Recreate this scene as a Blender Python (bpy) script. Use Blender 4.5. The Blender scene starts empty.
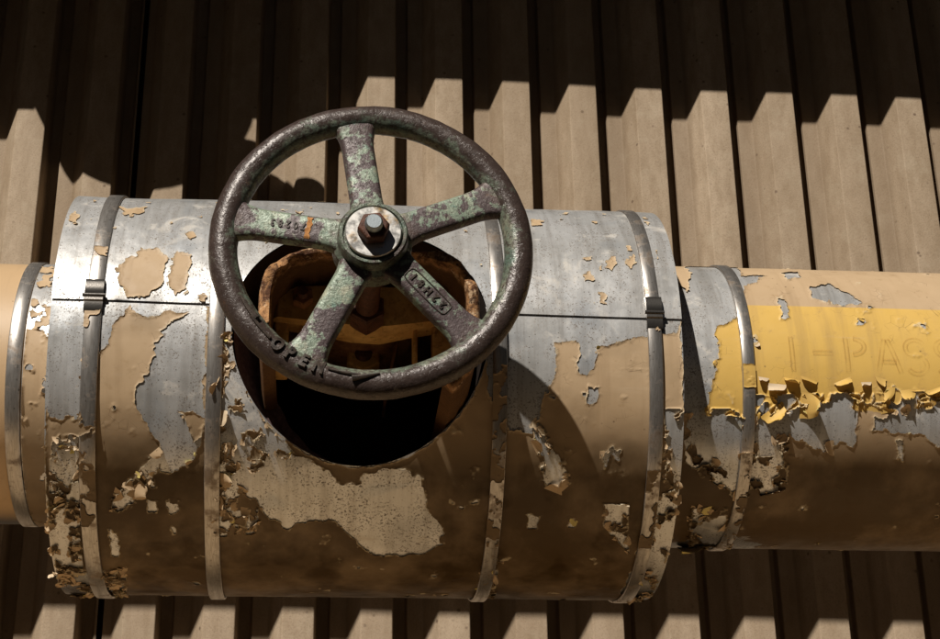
import bpy, math, random
import numpy as np
from mathutils import Vector, Matrix

random.seed(7)
rng = np.random.default_rng(11)
PI = math.pi
scene = bpy.context.scene
COL = scene.collection

# ---------------------------------------------------------------- helpers
def tag(o, label=None, cat=None, group=None, kind=None):
    if label: o['label'] = label
    if cat: o['category'] = cat
    if group: o['group'] = group
    if kind: o['kind'] = kind
    return o

def empty(name, loc=(0, 0, 0), label=None, cat=None, group=None):
    o = bpy.data.objects.new(name, None)
    o.empty_display_size = 0.05
    COL.objects.link(o)
    o.location = loc
    return tag(o, label, cat, group)

def link(name, me, mat, parent=None, smooth=True):
    o = bpy.data.objects.new(name, me)
    COL.objects.link(o)
    if mat is not None and len(me.materials) == 0:
        me.materials.append(mat)
    if smooth:
        me.polygons.foreach_set('use_smooth', np.ones(len(me.polygons), dtype=bool))
    if parent is not None:
        o.parent = parent
    return o

def np_mesh(name, V, quads, attrs=None):
    V = np.asarray(V, dtype=np.float32)
    quads = np.asarray(quads, dtype=np.int32)
    me = bpy.data.meshes.new(name)
    n = quads.shape[1]
    me.vertices.add(len(V)); me.vertices.foreach_set('co', V.ravel())
    me.loops.add(quads.size); me.loops.foreach_set('vertex_index', quads.ravel())
    me.polygons.add(len(quads))
    me.polygons.foreach_set('loop_start', np.arange(0, quads.size, n, dtype=np.int32))
    me.update(calc_edges=True)
    for k, a in (attrs or {}).items():
        at = me.attributes.new(k, 'FLOAT', 'POINT')
        at.data.foreach_set('value', np.asarray(a, dtype=np.float32))
    return me

class MB:
    """collects shapes, builds one mesh"""
    def __init__(s): s.v = []; s.f = []; s.a = []
    def add(s, V, F, a=0.0):
        b = len(s.v)
        s.v += [tuple(p) for p in V]; s.f += [tuple(i + b for i in q) for q in F]
        s.a += [a] * len(V) if not hasattr(a, '__len__') else list(a)
    def box(s, c, d, M=None):
        V = [Vector((c[0] + sx * d[0] / 2, c[1] + sy * d[1] / 2, c[2] + sz * d[2] / 2)) for sx in (-1, 1) for sy in (-1, 1) for sz in (-1, 1)]
        if M: V = [M @ v for v in V]
        s.add(V, [(0, 1, 3, 2), (4, 6, 7, 5), (0, 4, 5, 1), (2, 3, 7, 6), (0, 2, 6, 4), (1, 5, 7, 3)])
    def lathe(s, prof, n=64, c=(0, 0, 0), sx=1.0, sz=1.0, a0=0.0, a1=2 * PI):
        """prof: (r, y) pairs, turned about the y axis"""
        full = abs(a1 - a0 - 2 * PI) < 1e-6
        m = n if full else n + 1
        V = []; F = []
        for r, y in prof:
            for i in range(m):
                a = a0 + (a1 - a0) * i / n
                V.append((c[0] + r * math.cos(a) * sx, c[1] + y, c[2] + r * math.sin(a) * sz))
        for j in range(len(prof) - 1):
            for i in range(n):
                i2 = (i + 1) % m
                F.append((j * m + i, j * m + i2, (j + 1) * m + i2, (j + 1) * m + i))
        s.add(V, F)
    def prism(s, pts, y0, y1, chamfer=0.0):
        """pts: (x, z) outline, extruded from y0 (front) to y1"""
        n = len(pts); P = [Vector((p[0], 0, p[1])) for p in pts]
        c = sum(P, Vector()) / n
        V = []; F = []
        if chamfer:
            V += [(p + (c - p).normalized() * chamfer + Vector((0, y0, 0))) for p in P]
            V += [p + Vector((0, y0 + chamfer, 0)) for p in P]
        else:
            V += [p + Vector((0, y0, 0)) for p in P]
        V += [p + Vector((0, y1, 0)) for p in P]
        k = len(V) // n
        for j in range(k - 1):
            for i in range(n):
                F.append((j * n + i, j * n + (i + 1) % n, (j + 1) * n + (i + 1) % n, (j + 1) * n + i))
        F.append(tuple(range(n))); F.append(tuple(reversed(range((k - 1) * n, k * n))))
        s.add(V, F)
    def tube(s, pts, rad, n=10, cap=True):
        pts = [Vector(p) for p in pts]
        rads = rad if hasattr(rad, '__len__') else [rad] * len(pts)
        V = []; F = []
        for i, p in enumerate(pts):
            t = (pts[min(i + 1, len(pts) - 1)] - pts[max(i - 1, 0)]).normalized()
            a = t.cross(Vector((0, 1, 0.01))).normalized(); b = t.cross(a)
            for k in range(n):
                V.append(p + (a * math.cos(2 * PI * k / n) + b * math.sin(2 * PI * k / n)) * rads[i])
        for i in range(len(pts) - 1):
            for k in range(n):
                F.append((i * n + k, i * n + (k + 1) % n, (i + 1) * n + (k + 1) % n, (i + 1) * n + k))
        if cap:
            F.append(tuple(range(n))); F.append(tuple(reversed(range((len(pts) - 1) * n, len(pts) * n))))
        s.add(V, F)
    def mesh(s, name, attr=None):
        me = bpy.data.meshes.new(name)
        me.from_pydata([tuple(v) for v in s.v], [], s.f)
        if attr:
            at = me.attributes.new(attr, 'FLOAT', 'POINT'); at.data.foreach_set('value', np.asarray(s.a, dtype=np.float32))
        import bmesh
        bm = bmesh.new(); bm.from_mesh(me)
        bmesh.ops.recalc_face_normals(bm, faces=bm.faces)
        bm.to_mesh(me); bm.free(); me.update()
        return me
    def build(s, name, mat, parent=None, smooth=False, bevel=0.0, sharp=35):
        o = link(name, s.mesh(name), mat, parent, smooth=True)
        if bevel:
            b = o.modifiers.new('bevel', 'BEVEL'); b.width = bevel; b.segments = 2; b.limit_method = 'ANGLE'; b.angle_limit = math.radians(30)
        if not smooth or sharp:
            o.data.set_sharp_from_angle(angle=math.radians(sharp))
        return o

# value noise, fbm (numpy)
def _h(ix, iy, seed):
    h = (ix.astype(np.int64) * 374761393 + iy.astype(np.int64) * 668265263 + seed * 974634777) & 0xffffffff
    h = ((h ^ (h >> 13)) * 1274126177) & 0xffffffff
    h = ((h ^ (h >> 16)) * 2246822519) & 0xffffffff
    h ^= h >> 15
    return (h & 0xffff) / 65535.0
def vnoise(x, y, seed):
    x0 = np.floor(x); y0 = np.floor(y); fx = x - x0; fy = y - y0
    fx = fx * fx * (3 - 2 * fx); fy = fy * fy * (3 - 2 * fy)
    a = _h(x0, y0, seed); b = _h(x0 + 1, y0, seed); c = _h(x0, y0 + 1, seed); d = _h(x0 + 1, y0 + 1, seed)
    return (a + (b - a) * fx) * (1 - fy) + (c + (d - c) * fx) * fy
def fbm(x, y, scale, seed, octv=4, gain=0.5):
    """about -1..1; scale = size of the largest feature"""
    t = 0; amp = 1; nrm = 0; f = 1.0 / scale
    for o in range(octv):
        t = t + amp * (vnoise(x * f + 17.3 * o, y * f - 9.1 * o, seed + o) * 2 - 1); nrm += amp
        amp *= gain; f *= 2.03
    return t / nrm * 1.6
def worley(x, y, scale, seed):
    """(F1, F2 - F1, cell value)"""
    x = x / scale; y = y / scale
    ix = np.floor(x); iy = np.floor(y)
    d1 = np.full(x.shape, 9.0); d2 = np.full(x.shape, 9.0); cv = np.zeros(x.shape)
    for dx in (-1, 0, 1):
        for dy in (-1, 0, 1):
            cx = ix + dx; cy = iy + dy
            px = cx + _h(cx, cy, seed); py = cy + _h(cx, cy, seed + 5)
            d = np.hypot(px - x, py - y)
            v = _h(cx, cy, seed + 9)
            near = d < d1
            d2 = np.where(near, d1, np.minimum(d2, d)); cv = np.where(near, v, cv); d1 = np.where(near, d, d1)
    return d1, d2 - d1, cv
def sdf(poly, X, S, far=25.0):
    """signed distance in mm, positive inside"""
    P = np.array(poly, float)
    out = np.full(X.shape, -far)
    lo = P.min(0) - far; hi = P.max(0) + far
    m = (X > lo[0]) & (X < hi[0]) & (S > lo[1]) & (S < hi[1])
    x = X[m]; s = S[m]
    d = np.full(x.shape, 1e9); ins = np.zeros(x.shape, bool)
    for i in range(len(P)):
        a = P[i]; b = P[(i + 1) % len(P)]
        e = b - a; wx = x - a[0]; ws = s - a[1]
        t = np.clip((wx * e[0] + ws * e[1]) / max(e @ e, 1e-9), 0, 1)
        d = np.minimum(d, np.hypot(wx - t * e[0], ws - t * e[1]))
        c = (a[1] > s) != (b[1] > s)
        with np.errstate(divide='ignore', invalid='ignore'):
            xi = a[0] + (s - a[1]) / (b[1] - a[1]) * e[0]
        ins ^= c & (x < xi)
    out[m] = np.clip(np.where(ins, d, -d), -far, far)
    return out

# ---------------------------------------------------------------- materials
class NT:
    def __init__(s, name):
        s.m = bpy.data.materials.new(name); s.m.use_nodes = True
        s.t = s.m.node_tree; s.t.nodes.clear()
        s.out = s.n('ShaderNodeOutputMaterial'); s.b = s.n('ShaderNodeBsdfPrincipled')
        s.t.links.new(s.b.outputs[0], s.out.inputs[0])
        s.co = s.n('ShaderNodeTexCoord').outputs['Object']
    def n(s, t, **kw):
        nd = s.t.nodes.new(t)
        for k, v in kw.items(): setattr(nd, k, v)
        return nd
    def set(s, sock, v):
        if hasattr(v, 'node'): s.t.links.new(v, sock)
        elif hasattr(v, '__len__') and len(v) == 3 and sock.type == 'RGBA': sock.default_value = (*v, 1)
        else: sock.default_value = v
    def noise(s, scale, detail=4, rough=0.6, vec=None, stretch=None, dist=0.0):
        v = vec or s.co
        if stretch:
            mp = s.n('ShaderNodeMapping'); s.set(mp.inputs['Vector'], v); mp.inputs['Scale'].default_value = stretch; v = mp.outputs[0]
        nd = s.n('ShaderNodeTexNoise'); s.set(nd.inputs['Vector'], v)
        nd.inputs['Scale'].default_value = scale; nd.inputs['Detail'].default_value = detail; nd.inputs['Roughness'].default_value = rough
        nd.inputs['Distortion'].default_value = dist
        return nd.outputs[0]
    def voro(s, scale, feature='F1', vec=None):
        nd = s.n('ShaderNodeTexVoronoi', feature=feature); s.set(nd.inputs['Vector'], vec or s.co); nd.inputs['Scale'].default_value = scale
        return nd.outputs[0]
    def ramp(s, v, p0, p1, a=0.0, b=1.0):
        nd = s.n('ShaderNodeMapRange', interpolation_type='SMOOTHSTEP'); s.set(nd.inputs[0], v)
        nd.inputs[1].default_value = p0; nd.inputs[2].default_value = p1; nd.inputs[3].default_value = a; nd.inputs[4].default_value = b
        return nd.outputs[0]
    def math(s, op, a, b=0.0):
        nd = s.n('ShaderNodeMath', operation=op); s.set(nd.inputs[0], a); s.set(nd.inputs[1], b); return nd.outputs[0]
    def mix(s, f, a, b, mode='MIX'):
        nd = s.n('ShaderNodeMix', data_type='RGBA', blend_type=mode)
        s.set(nd.inputs[0], f); s.set(nd.inputs[6], a); s.set(nd.inputs[7], b); return nd.outputs[2]
    def axis(s, i):
        nd = s.n('ShaderNodeSeparateXYZ'); s.set(nd.inputs[0], s.co); return nd.outputs[i]
    def radial(s):
        v = s.n('ShaderNodeVectorMath', operation='MULTIPLY'); s.set(v.inputs[0], s.co); v.inputs[1].default_value = (1, 0, 1)
        l = s.n('ShaderNodeVectorMath', operation='LENGTH'); s.t.links.new(v.outputs[0], l.inputs[0]); return l.outputs['Value']
    def attr(s, name):
        return s.n('ShaderNodeAttribute', attribute_name=name).outputs['Fac']
    def bump(s, h, strength=0.3, dist=0.002, prev=None):
        nd = s.n('ShaderNodeBump'); nd.inputs['Strength'].default_value = strength; nd.inputs['Distance'].default_value = dist
        s.set(nd.inputs['Height'], h)
        if prev: s.set(nd.inputs['Normal'], prev)
        s.set(s.b.inputs['Normal'], nd.outputs[0]); return nd.outputs[0]
    def done(s, color, rough=0.6, metal=0.0, spec=0.5):
        s.set(s.b.inputs['Base Color'], color); s.set(s.b.inputs['Roughness'], rough); s.set(s.b.inputs['Metallic'], metal)
        s.b.inputs['Specular IOR Level'].default_value = spec
        return s.m

WY = 1.0; WH = .05; PER = .1615; X0 = .098
def m_wall():
    k = NT('weathered_beige_cladding')
    c = k.mix(k.ramp(k.noise(5, 5, .6, stretch=(1, 1, .12)), .35, .7), (.345, .26, .178), (.455, .352, .25))
    c = k.mix(k.ramp(k.noise(38, 3, .6, stretch=(1, 1, .35)), .3, .75, 0, .5), c, (.23, .16, .095))
    c = k.mix(k.ramp(k.noise(300, 3, .75), .45, .75, 0, .55), c, (.18, .125, .075))
    c = k.mix(k.ramp(k.noise(16, 4, .7), .5, .7, 0, .35), c, (.44, .36, .26))
    sp = k.math('MULTIPLY', k.ramp(k.voro(24), .13, .05), k.ramp(k.noise(13, 2), .40, .52))
    c = k.mix(k.math('MULTIPLY', sp, .75), c, (.11, .07, .045))
    sp2 = k.ramp(k.voro(85), .14, .05, 0, .5)
    c = k.mix(k.math('MULTIPLY', sp2, k.ramp(k.noise(30, 2), .5, .65)), c, (.14, .09, .06))
    c = k.mix(k.math('MULTIPLY', k.ramp(k.axis(1), WY + .028, WY + .05), k.ramp(k.noise(9, 4, .6, stretch=(1, 1, .2)), .3, .6, .25, .5)), c, (.17, .12, .075))  # valleys painted darker to strengthen light contrast between rib faces
    c = k.mix(k.ramp(k.noise(3.1, 2, .5, stretch=(1, 1, .02)), .4, .65, 0, .25), c, (.24, .17, .105))
    k.bump(k.noise(160, 4, .65), .3, .002)
    return k.done(c, .72, 0, .25)

def m_ground():
    k = NT('dry_ground')
    c = k.mix(k.noise(2, 6), GROUND_A, GROUND_B)
    return k.done(c, .95, 0, .1)

def m_metal():
    k = NT('weathered_aluminium')
    big = k.noise(11, 5, .6); fine = k.noise(260, 3, .7); mid = k.noise(55, 4, .65)
    c = k.mix(k.ramp(big, .3, .7), (.61, .60, .58), (.74, .735, .73))
    c = k.mix(k.ramp(k.noise(8, 3, .5, dist=.8), .56, .70, 0, .4), c, (.34, .385, .44))  # bluish blotches painted in as sky reflection
    streak = k.noise(70, 4, .65, stretch=(1, .07, .07))
    c = k.mix(k.ramp(streak, .42, .68, 0, .4), c, (.30, .27, .235))
    c = k.mix(k.ramp(mid, .56, .78, 0, .35), c, (.33, .28, .225))
    pits = k.math('MULTIPLY', k.ramp(k.noise(330, 2, .7), .55, .62), k.ramp(k.noise(21, 3, .6), .36, .58))
    c = k.mix(k.math('MULTIPLY', pits, .85), c, (.10, .075, .055))
    sp = k.ramp(k.voro(170), .20, .07)
    c = k.mix(k.math('MULTIPLY', sp, k.ramp(k.noise(34, 2), .36, .50, 0, .9)), c, (.11, .08, .055))
    chalk = k.ramp(k.noise(17, 4, .7, dist=.5), .56, .70, 0, .55)
    c = k.mix(chalk, c, (.58, .53, .46))
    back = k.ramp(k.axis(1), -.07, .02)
    c = k.mix(back, c, (.012, .009, .006))  # unseen back painted near black to cut bounce onto the wall
    r = k.math('ADD', k.ramp(mid, .3, .7, .27, .35), k.math('MULTIPLY', pits, .25))
    me = k.math('SUBTRACT', .55, k.math('ADD', k.math('MULTIPLY', chalk, .7), k.math('MULTIPLY', pits, .4)))
    n = k.bump(k.noise(26, 3, .5), .06, .004)
    k.bump(fine, .10, .001, n)
    return k.done(c, r, me, .5)

def m_strap():
    k = NT('stainless_strap')
    st = k.noise(60, 3, .6, stretch=(9, 1, 1))
    c = k.mix(k.ramp(st, .3, .7), (.38, .35, .32), (.52, .49, .46))
    d = k.ramp(k.noise(28, 4, .7), .50, .66)
    c = k.mix(k.math('MULTIPLY', d, .75), c, (.16, .11, .07))
    sp = k.ramp(k.noise(190, 3, .7), .62, .7, 0, .7)
    c = k.mix(sp, c, (.07, .05, .035))
    k.bump(st, .05, .001)
    return k.done(c, k.ramp(d, 0, 1, .32, .5), k.ramp(d, 0, 1, .82, .55), .5)

def m_paint():
    k = NT('peeling_tan_and_yellow_paint')
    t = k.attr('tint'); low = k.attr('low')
    tan = k.mix(k.noise(14, 4, .6), (.44, .31, .185), (.515, .37, .225))
    yel = k.mix(k.noise(10, 4, .6), (.60, .38, .088), (.67, .43, .12))
    pale = (.74, .62, .22)
    c = k.mix(k.ramp(t, .25, .75), tan, yel)
    c = k.mix(k.ramp(t, 1.4, 1.9), c, pale)
    cream = k.ramp(t, -.2, -.8)
    c = k.mix(cream, c, (.60, .47, .32))
    c = k.mix(k.math('MULTIPLY', low, k.ramp(k.noise(9, 5, .6, stretch=(1, 1, .4)), .25, .6, .7, 1)), c, (.040, .019, .0012))  # underside shade painted into the colour
    c = k.mix(k.math('MULTIPLY', k.ramp(k.noise(48, 4, .7), .56, .74, 0, .4), k.math('SUBTRACT', 1.0, low)), c, (.30, .19, .09))
    c = k.mix(k.math('MULTIPLY', k.ramp(k.noise(32, 4, .65, stretch=(1, .09, .09)), .50, .72), k.math('MULTIPLY', k.math('SUBTRACT', 1.0, low), .3)), c, (.26, .165, .085))
    c = k.mix(k.math('MULTIPLY', k.ramp(k.attr('rim'), .2, .9), k.ramp(k.noise(60, 3), .38, .56, 0, .6)), c, (.60, .50, .34))
    c = k.mix(k.math('MULTIPLY', k.ramp(k.noise(55, 4, .7, stretch=(.12, 1, 1)), .58, .76, 0, .18), k.math('SUBTRACT', 1.0, low)), c, (.62, .50, .36))
    c = k.mix(k.math('MULTIPLY', k.ramp(k.noise(5.5, 4, .6), .50, .72, 0, .25), k.math('SUBTRACT', 1.0, low)), c, (.33, .215, .11))
    crk = k.math('MULTIPLY', k.ramp(k.voro(58, 'DISTANCE_TO_EDGE'), .020, .006), k.ramp(k.attr('near'), .62, 1.0, 0, .55))
    c = k.mix(k.math('MULTIPLY', crk, k.ramp(k.noise(22, 2), .42, .55)), c, (.07, .04, .02))
    spk = k.math('MULTIPLY', k.ramp(k.voro(48), .09, .035, 0, .8), k.ramp(k.noise(10, 3), .46, .60))
    c = k.mix(spk, c, (.10, .06, .03))
    k.bump(k.noise(70, 4, .6), .14, .0015)
    return k.done(c, k.ramp(k.noise(30, 3), .3, .7, .45, .62), 0, .28)

def m_tanpipe():
    k = NT('smooth_tan_paint')
    c = k.mix(k.noise(7, 5, .6), (.48, .325, .18), (.54, .37, .21))
    c = k.mix(k.ramp(k.voro(40), .07, .03, 0, .6), c, (.18, .1, .05))
    c = k.mix(k.ramp(k.noise(60, 3, .6), .58, .75, 0, .25), c, (.32, .2, .1))
    c = k.mix(k.math('MULTIPLY', k.ramp(k.noise(26, 4, .65, stretch=(1, .09, .09)), .50, .72), .3), c, (.26, .165, .085))
    c = k.mix(k.ramp(k.axis(1), -.05, .03), c, (.012, .009, .006))  # hidden back of the pipe blackened, so less light bounces to the wall
    k.bump(k.noise(50, 3, .6), .08, .001)
    return k.done(c, .46, 0, .4)

def m_cast(name, rim):
    k = NT(name)
    b = k.noise(60, 5, .7); f = k.noise(420, 3, .7)
    green = k.mix(k.noise(70, 4, .7), (.13, .20, .155), (.33, .36, .265))
    green = k.mix(k.ramp(k.noise(48, 4, .65), .50, .66, 0, .8), green, (.41, .40, .29))
    green = k.mix(k.ramp(k.noise(34, 3, .6), .54, .66, 0, .7), green, (.10, .19, .155))
    if rim:
        dark = k.mix(k.noise(120, 4, .7), (.030, .021, .018), (.088, .060, .050))
        m0 = k.math('ADD', k.noise(19, 5, .7, dist=.5), k.ramp(k.radial(), .1875, .170, -.06, .17))
        m_ = k.math('MULTIPLY', k.ramp(m0, .52, .66), k.ramp(k.noise(150, 4, .7), .32, .58))
        c = k.mix(m_, dark, k.mix(.45, green, (.07, .075, .055)))
        c = k.mix(k.ramp(b, .60, .74, 0, .6), c, (.17, .075, .03))
    else:
        dark = k.mix(k.noise(150, 4, .7), (.038, .026, .026), (.14, .10, .10))
        p = k.math('ADD', k.math('MULTIPLY', k.noise(30, 3, .6, dist=.6), .6), k.math('MULTIPLY', k.noise(95, 4, .75), .4))
        c = k.mix(k.ramp(p, .468, .515), green, dark)
        c = k.mix(k.ramp(b, .62, .72, 0, .75), c, (.23, .125, .05))
    if not rim:
        rr = k.radial()
        joint = k.math('ADD', k.ramp(rr, .150, .176), k.ramp(rr, .066, .050))
        c = k.mix(k.math('MULTIPLY', joint, k.ramp(k.noise(42, 4, .7), .40, .60, 0, .75)), c, (.085, .052, .04))
        pt = k.n('ShaderNodeNewGeometry').outputs['Pointiness']
        c = k.mix(k.ramp(pt, .52, .58, 0, .5), c, (.38, .36, .29))
    c = k.mix(k.ramp(k.noise(240, 3, .75), .55, .66, 0, .75), c, (.03, .02, .018))
    c = k.mix(k.ramp(k.noise(330, 3, .75), .62, .72, 0, .22 if rim else .35), c, (.42, .39, .35))
    h = k.math('ADD', k.math('MULTIPLY', f, .5), k.noise(230, 3, .6))
    h = k.math('SUBTRACT', h, k.math('MULTIPLY', k.ramp(k.noise(180, 4, .75), .56, .68), .9))
    k.bump(h, .36 if rim else .5, .0018)
    return k.done(c, k.ramp(b, .3, .7, .24, .42) if rim else k.ramp(b, .3, .7, .36, .55), .1, .5)

def m_rust(name, dark, light, scale=30, rough=.75, bump=.5):
    k = NT(name)
    c = k.mix(k.ramp(k.noise(scale, 6, .7), .3, .7), dark, light)
    c = k.mix(k.ramp(k.noise(scale * 6, 4, .7), .5, .72, 0, .7), c, tuple(x * .35 for x in dark))
    k.bump(k.noise(scale * 7, 4, .7), bump, .002)
    return k.done(c, rough, .1, .3)

def m_plain(name, c, rough=.6, metal=0.0, scale=40):
    k = NT(name)
    cc = k.mix(k.noise(scale, 5, .65), tuple(x * .75 for x in c), tuple(min(1, x * 1.2) for x in c))
    k.bump(k.noise(scale * 6, 3, .6), .12, .001)
    return k.done(cc, rough, metal, .4)
POLY = {
    'C_bare': [
        [(-441,29),(-387,30),(-379,-138),(-389,-143),(-393,-135),(-407,-144),(-428,-141)],
        [(-389,19),(-221,24),(-219,-7),(-238,8),(-275,5),(-295,-3),(-311,-3),(-325,13),(-337,-4),(-347,-33),(-359,-59),(-380,-62),(-384,-37)],
        [(-238,8),(-219,14),(-215,-129),(-217,-170),(-234,-202),(-261,-218),(-276,-214),(-269,-188),(-278,-173),(-289,-162),(-306,-135),(-309,-104),(-290,-71),(-287,-27),(-274,-14),(-255,-2)],
        [(-268,-192),(-278,-188),(-302,-217),(-324,-242),(-342,-261),(-342,-274),(-325,-274),(-311,-264),(-307,-245),(-286,-226)],
        [(-292,-263),(-280,-265),(-283,-280),(-293,-280)],
        [(-268,-263),(-253,-263),(-255,-279),(-266,-283)],
        [(-346,-312),(-335,-316),(-336,-366),(-347,-366)],
        [(-166,-242),(-155,-211),(-120,-191),(-80,-190),(-55,-206),(-20,-234),(-2,-227),(3,-211),(37,-207),(64,-210),(80,-220),(92,-267),(115,-299),(117,-332),(91,-351),(57,-356),(23,-353),(1,-338),(-15,-316),(-42,-289),(-74,-290),(-89,-295),(-98,-308),(-134,-277),(-145,-259)],
        [(-201,12),(-176,9),(-171,-46),(-159,-101),(-133,-148),(-93,-185),(-120,-194),(-155,-213),(-166,-245),(-173,-266),(-184,-258),(-192,-170),(-196,-88)],
        [(156,25),(442,20),(438,-5),(389,-13),(360,-24),(323,-25),(327,-40),(317,-58),(306,-69),(292,-64),(288,-56),(300,-41),(294,-21),(261,-26),(267,-60),(251,-89),(243,-127),(229,-153),(204,-149),(190,-111),(172,-111),(166,-38)],
        [(313,-86),(325,-91),(323,-107),(310,-108),(306,-99)],
        [(230,-135),(244,-151),(257,-183),(277,-202),(286,-224),(269,-232),(250,-220),(253,-193),(236,-162)],
        [(230,-276),(247,-277),(247,-302),(234,-299)],
        [(292,-280),(298,-284),(298,-298),(291,-294)],
        [(339,-269),(356,-259),(371,-269),(375,-300),(356,-308),(340,-293)],
        [(329,-178),(344,-172),(356,-177),(352,-192),(342,-180),(338,-204)],
        [(421,-131),(444,-117),(448,-202),(443,-248),(429,-248),(419,-202)],
        [(411,-248),(439,-232),(445,-328),(437,-386),(418,-361)],
        [(399,-329),(421,-335),(434,-455),(418,-549),(392,-456)],
        [(-414,-191),(-393,-185),(-385,-216),(-397,-246),(-412,-228)],
        [(-419,-282),(-404,-275),(-400,-313),(-410,-368),(-421,-350)],
        [(-394,-398),(-367,-409),(-367,-521),(-406,-549)],
        [(-426,-459),(-394,-404),(-379,-457),(-412,-549),(-432,-549)],
    ],
    'C_paint': [
        [(-342,78),(-330,97),(-311,112),(-293,115),(-281,103),(-280,72),(-285,41),(-300,26),(-330,24),(-339,43)],
        [(-364,239),(-344,222),(-319,234),(-328,208),(-348,202)],
        [(-272,91),(-265,112),(-247,100),(-244,68),(-249,39),(-262,32),(-273,50)],
        [(-426,178),(-421,204),(-410,185),(-414,170)],
        [(307,85),(319,93),(322,78),(312,72)],
        [(345,115),(354,124),(361,107),(353,95),(344,98)],
        [(331,100),(339,104),(339,92),(332,92)],
        [(374,116),(387,130),(389,104),(377,95)],
        [(325,58),(336,53),(339,38),(329,40)],
        [(247,225),(263,218),(258,198),(246,201)],
        [(-260,149),(-249,154),(-242,142),(-253,137)],
        [(-235,30),(-221,33),(-221,22),(-234,23)],
        [(307,118),(325,125),(321,114)],
        [(-294,-20),(-281,-17),(-276,-29),(-285,-37),(-293,-32)],
        [(-248,-135),(-228,-130),(-217,-140),(-218,-165),(-230,-171),(-240,-152)],
        [(-417,-144),(-391,-142),(-392,-182),(-414,-188)],
        [(-193,-18),(-178,-26),(-174,-46),(-185,-49),(-191,-39)],
        [(-188,-108),(-172,-104),(-164,-120),(-172,-131),(-185,-129)],
        [(-168,-147),(-152,-150),(-138,-163),(-154,-176),(-168,-170)],
        [(-184,-175),(-168,-181),(-161,-200),(-173,-212),(-184,-198)],
    ],
    'C_flaky': [
        [(-211,4),(-179,0),(-161,-101),(-139,-152),(-92,-191),(-120,-200),(-154,-219),(-167,-266),(-173,-309),(-201,-319),(-206,-143)],
        [(-265,-182),(-278,-180),(-350,-258),(-347,-284),(-320,-280),(-300,-252)],
        [(-425,-160),(-377,-160),(-379,-261),(-388,-549),(-444,-549),(-430,-262)],
        [(220,-128),(249,-134),(295,-219),(269,-243),(243,-213)],
        [(410,-110),(445,-110),(449,-217),(453,-361),(452,-549),(405,-549),(403,-362),(415,-248)],
        [(330,-250),(378,-249),(392,-362),(357,-319)],
        [(171,-354),(203,-354),(214,-527),(172,-533)],
        [(-215,-275),(-137,-265),(-137,-318),(-215,-329)],
        [(-414,-404),(-323,-388),(-338,-549),(-432,-548)],
    ],
    'R_bare': [
        [(502,244),(586,244),(564,107),(550,63),(514,35),(513,-6),(502,-44),(495,-66),(498,-91),(470,-95),(449,-79),(461,94)],
        [(463,-93),(551,-93),(556,-175),(550,-238),(527,-176),(506,-163),(483,-176),(465,-161)],
        [(564,171),(585,168),(615,175),(593,146),(569,135)],
        [(639,188),(671,198),(669,166),(642,156)],
        [(674,134),(704,146),(725,122),(741,100),(735,88),(703,89),(674,102)],
        [(613,105),(629,98),(625,62),(614,58),(619,86)],
        [(730,63),(740,60),(735,50),(728,52)],
        [(750,93),(759,91),(754,85)],
        [(568,-78),(584,-76),(591,-99),(611,-87),(636,-76),(658,-83),(673,-74),(679,-58),(698,-58),(718,-71),(715,-111),(714,-135),(693,-126),(671,-148),(652,-139),(638,-129),(612,-116),(598,-128),(609,-158),(597,-201),(575,-191),(563,-129)],
        [(755,-64),(769,-50),(787,-57),(791,-84),(780,-95),(770,-81),(756,-76)],
        [(788,-92),(800,-72),(822,-63),(855,-65),(858,-132),(840,-133),(819,-115),(793,-116),(760,-113),(739,-111),(742,-93),(765,-90)],
        [(775,-125),(785,-122),(785,-158),(779,-152)],
        [(504,-272),(539,-259),(565,-360),(516,-371)],
    ],
    'R_paint': [
        [(483,245),(502,245),(494,151),(481,114),(474,133),(471,169)],
        [(461,94),(468,87),(461,57),(456,68)],
    ],
    'R_flaky': [
        [(550,-59),(856,-47),(855,-77),(788,-84),(721,-85),(551,-93)],
        [(467,-80),(617,-77),(628,-208),(556,-228),(475,-177)],
        [(476,-239),(543,-238),(580,-376),(503,-382)],
    ],
    'R_yellow': [
        [(495,76),(561,86),(739,86),(893,85),(870,-85),(724,-85),(551,-94),(485,-101)],
    ],
}

GROUND_A = (.008, .006, .004)
GROUND_B = (.014, .010, .007)
M = dict(wall=m_wall(), metal=m_metal(), strap=m_strap(), paint=m_paint(), tanpipe=m_tanpipe(),
         rim=m_cast('mottled_cast_iron_rim', True), spoke=m_cast('mottled_cast_iron_spoke', False),
         rust=m_rust('brown_rust', (.16, .065, .025), (.36, .17, .07)),
         ochre=m_rust('ochre_rust', (.40, .20, .05), (.70, .43, .15), 18, .7, .3),
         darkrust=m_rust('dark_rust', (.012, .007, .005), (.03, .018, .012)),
         purple=m_rust('purple_insulation', (.10, .06, .06), (.23, .15, .145), 120, .85, .8),
         nut=m_rust('red_brown_nut', (.045, .018, .011), (.13, .05, .028), 60, .55, .5),
         clip=m_plain('dull_clip_steel', (.13, .12, .11), .34, .85, 60), steel=m_plain('worn_steel', (.55, .52, .48), .33, .9, 30),
         bolt=m_plain('blue_grey_steel', (.34, .38, .40), .4, .8, 90),
         washer=None, ground=m_ground(), grime=m_plain('black_grime', (.012, .009, .007), .9),
         stencil=None, dark=m_plain('old_dark_paint', (.06, .045, .035), .8))

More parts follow.
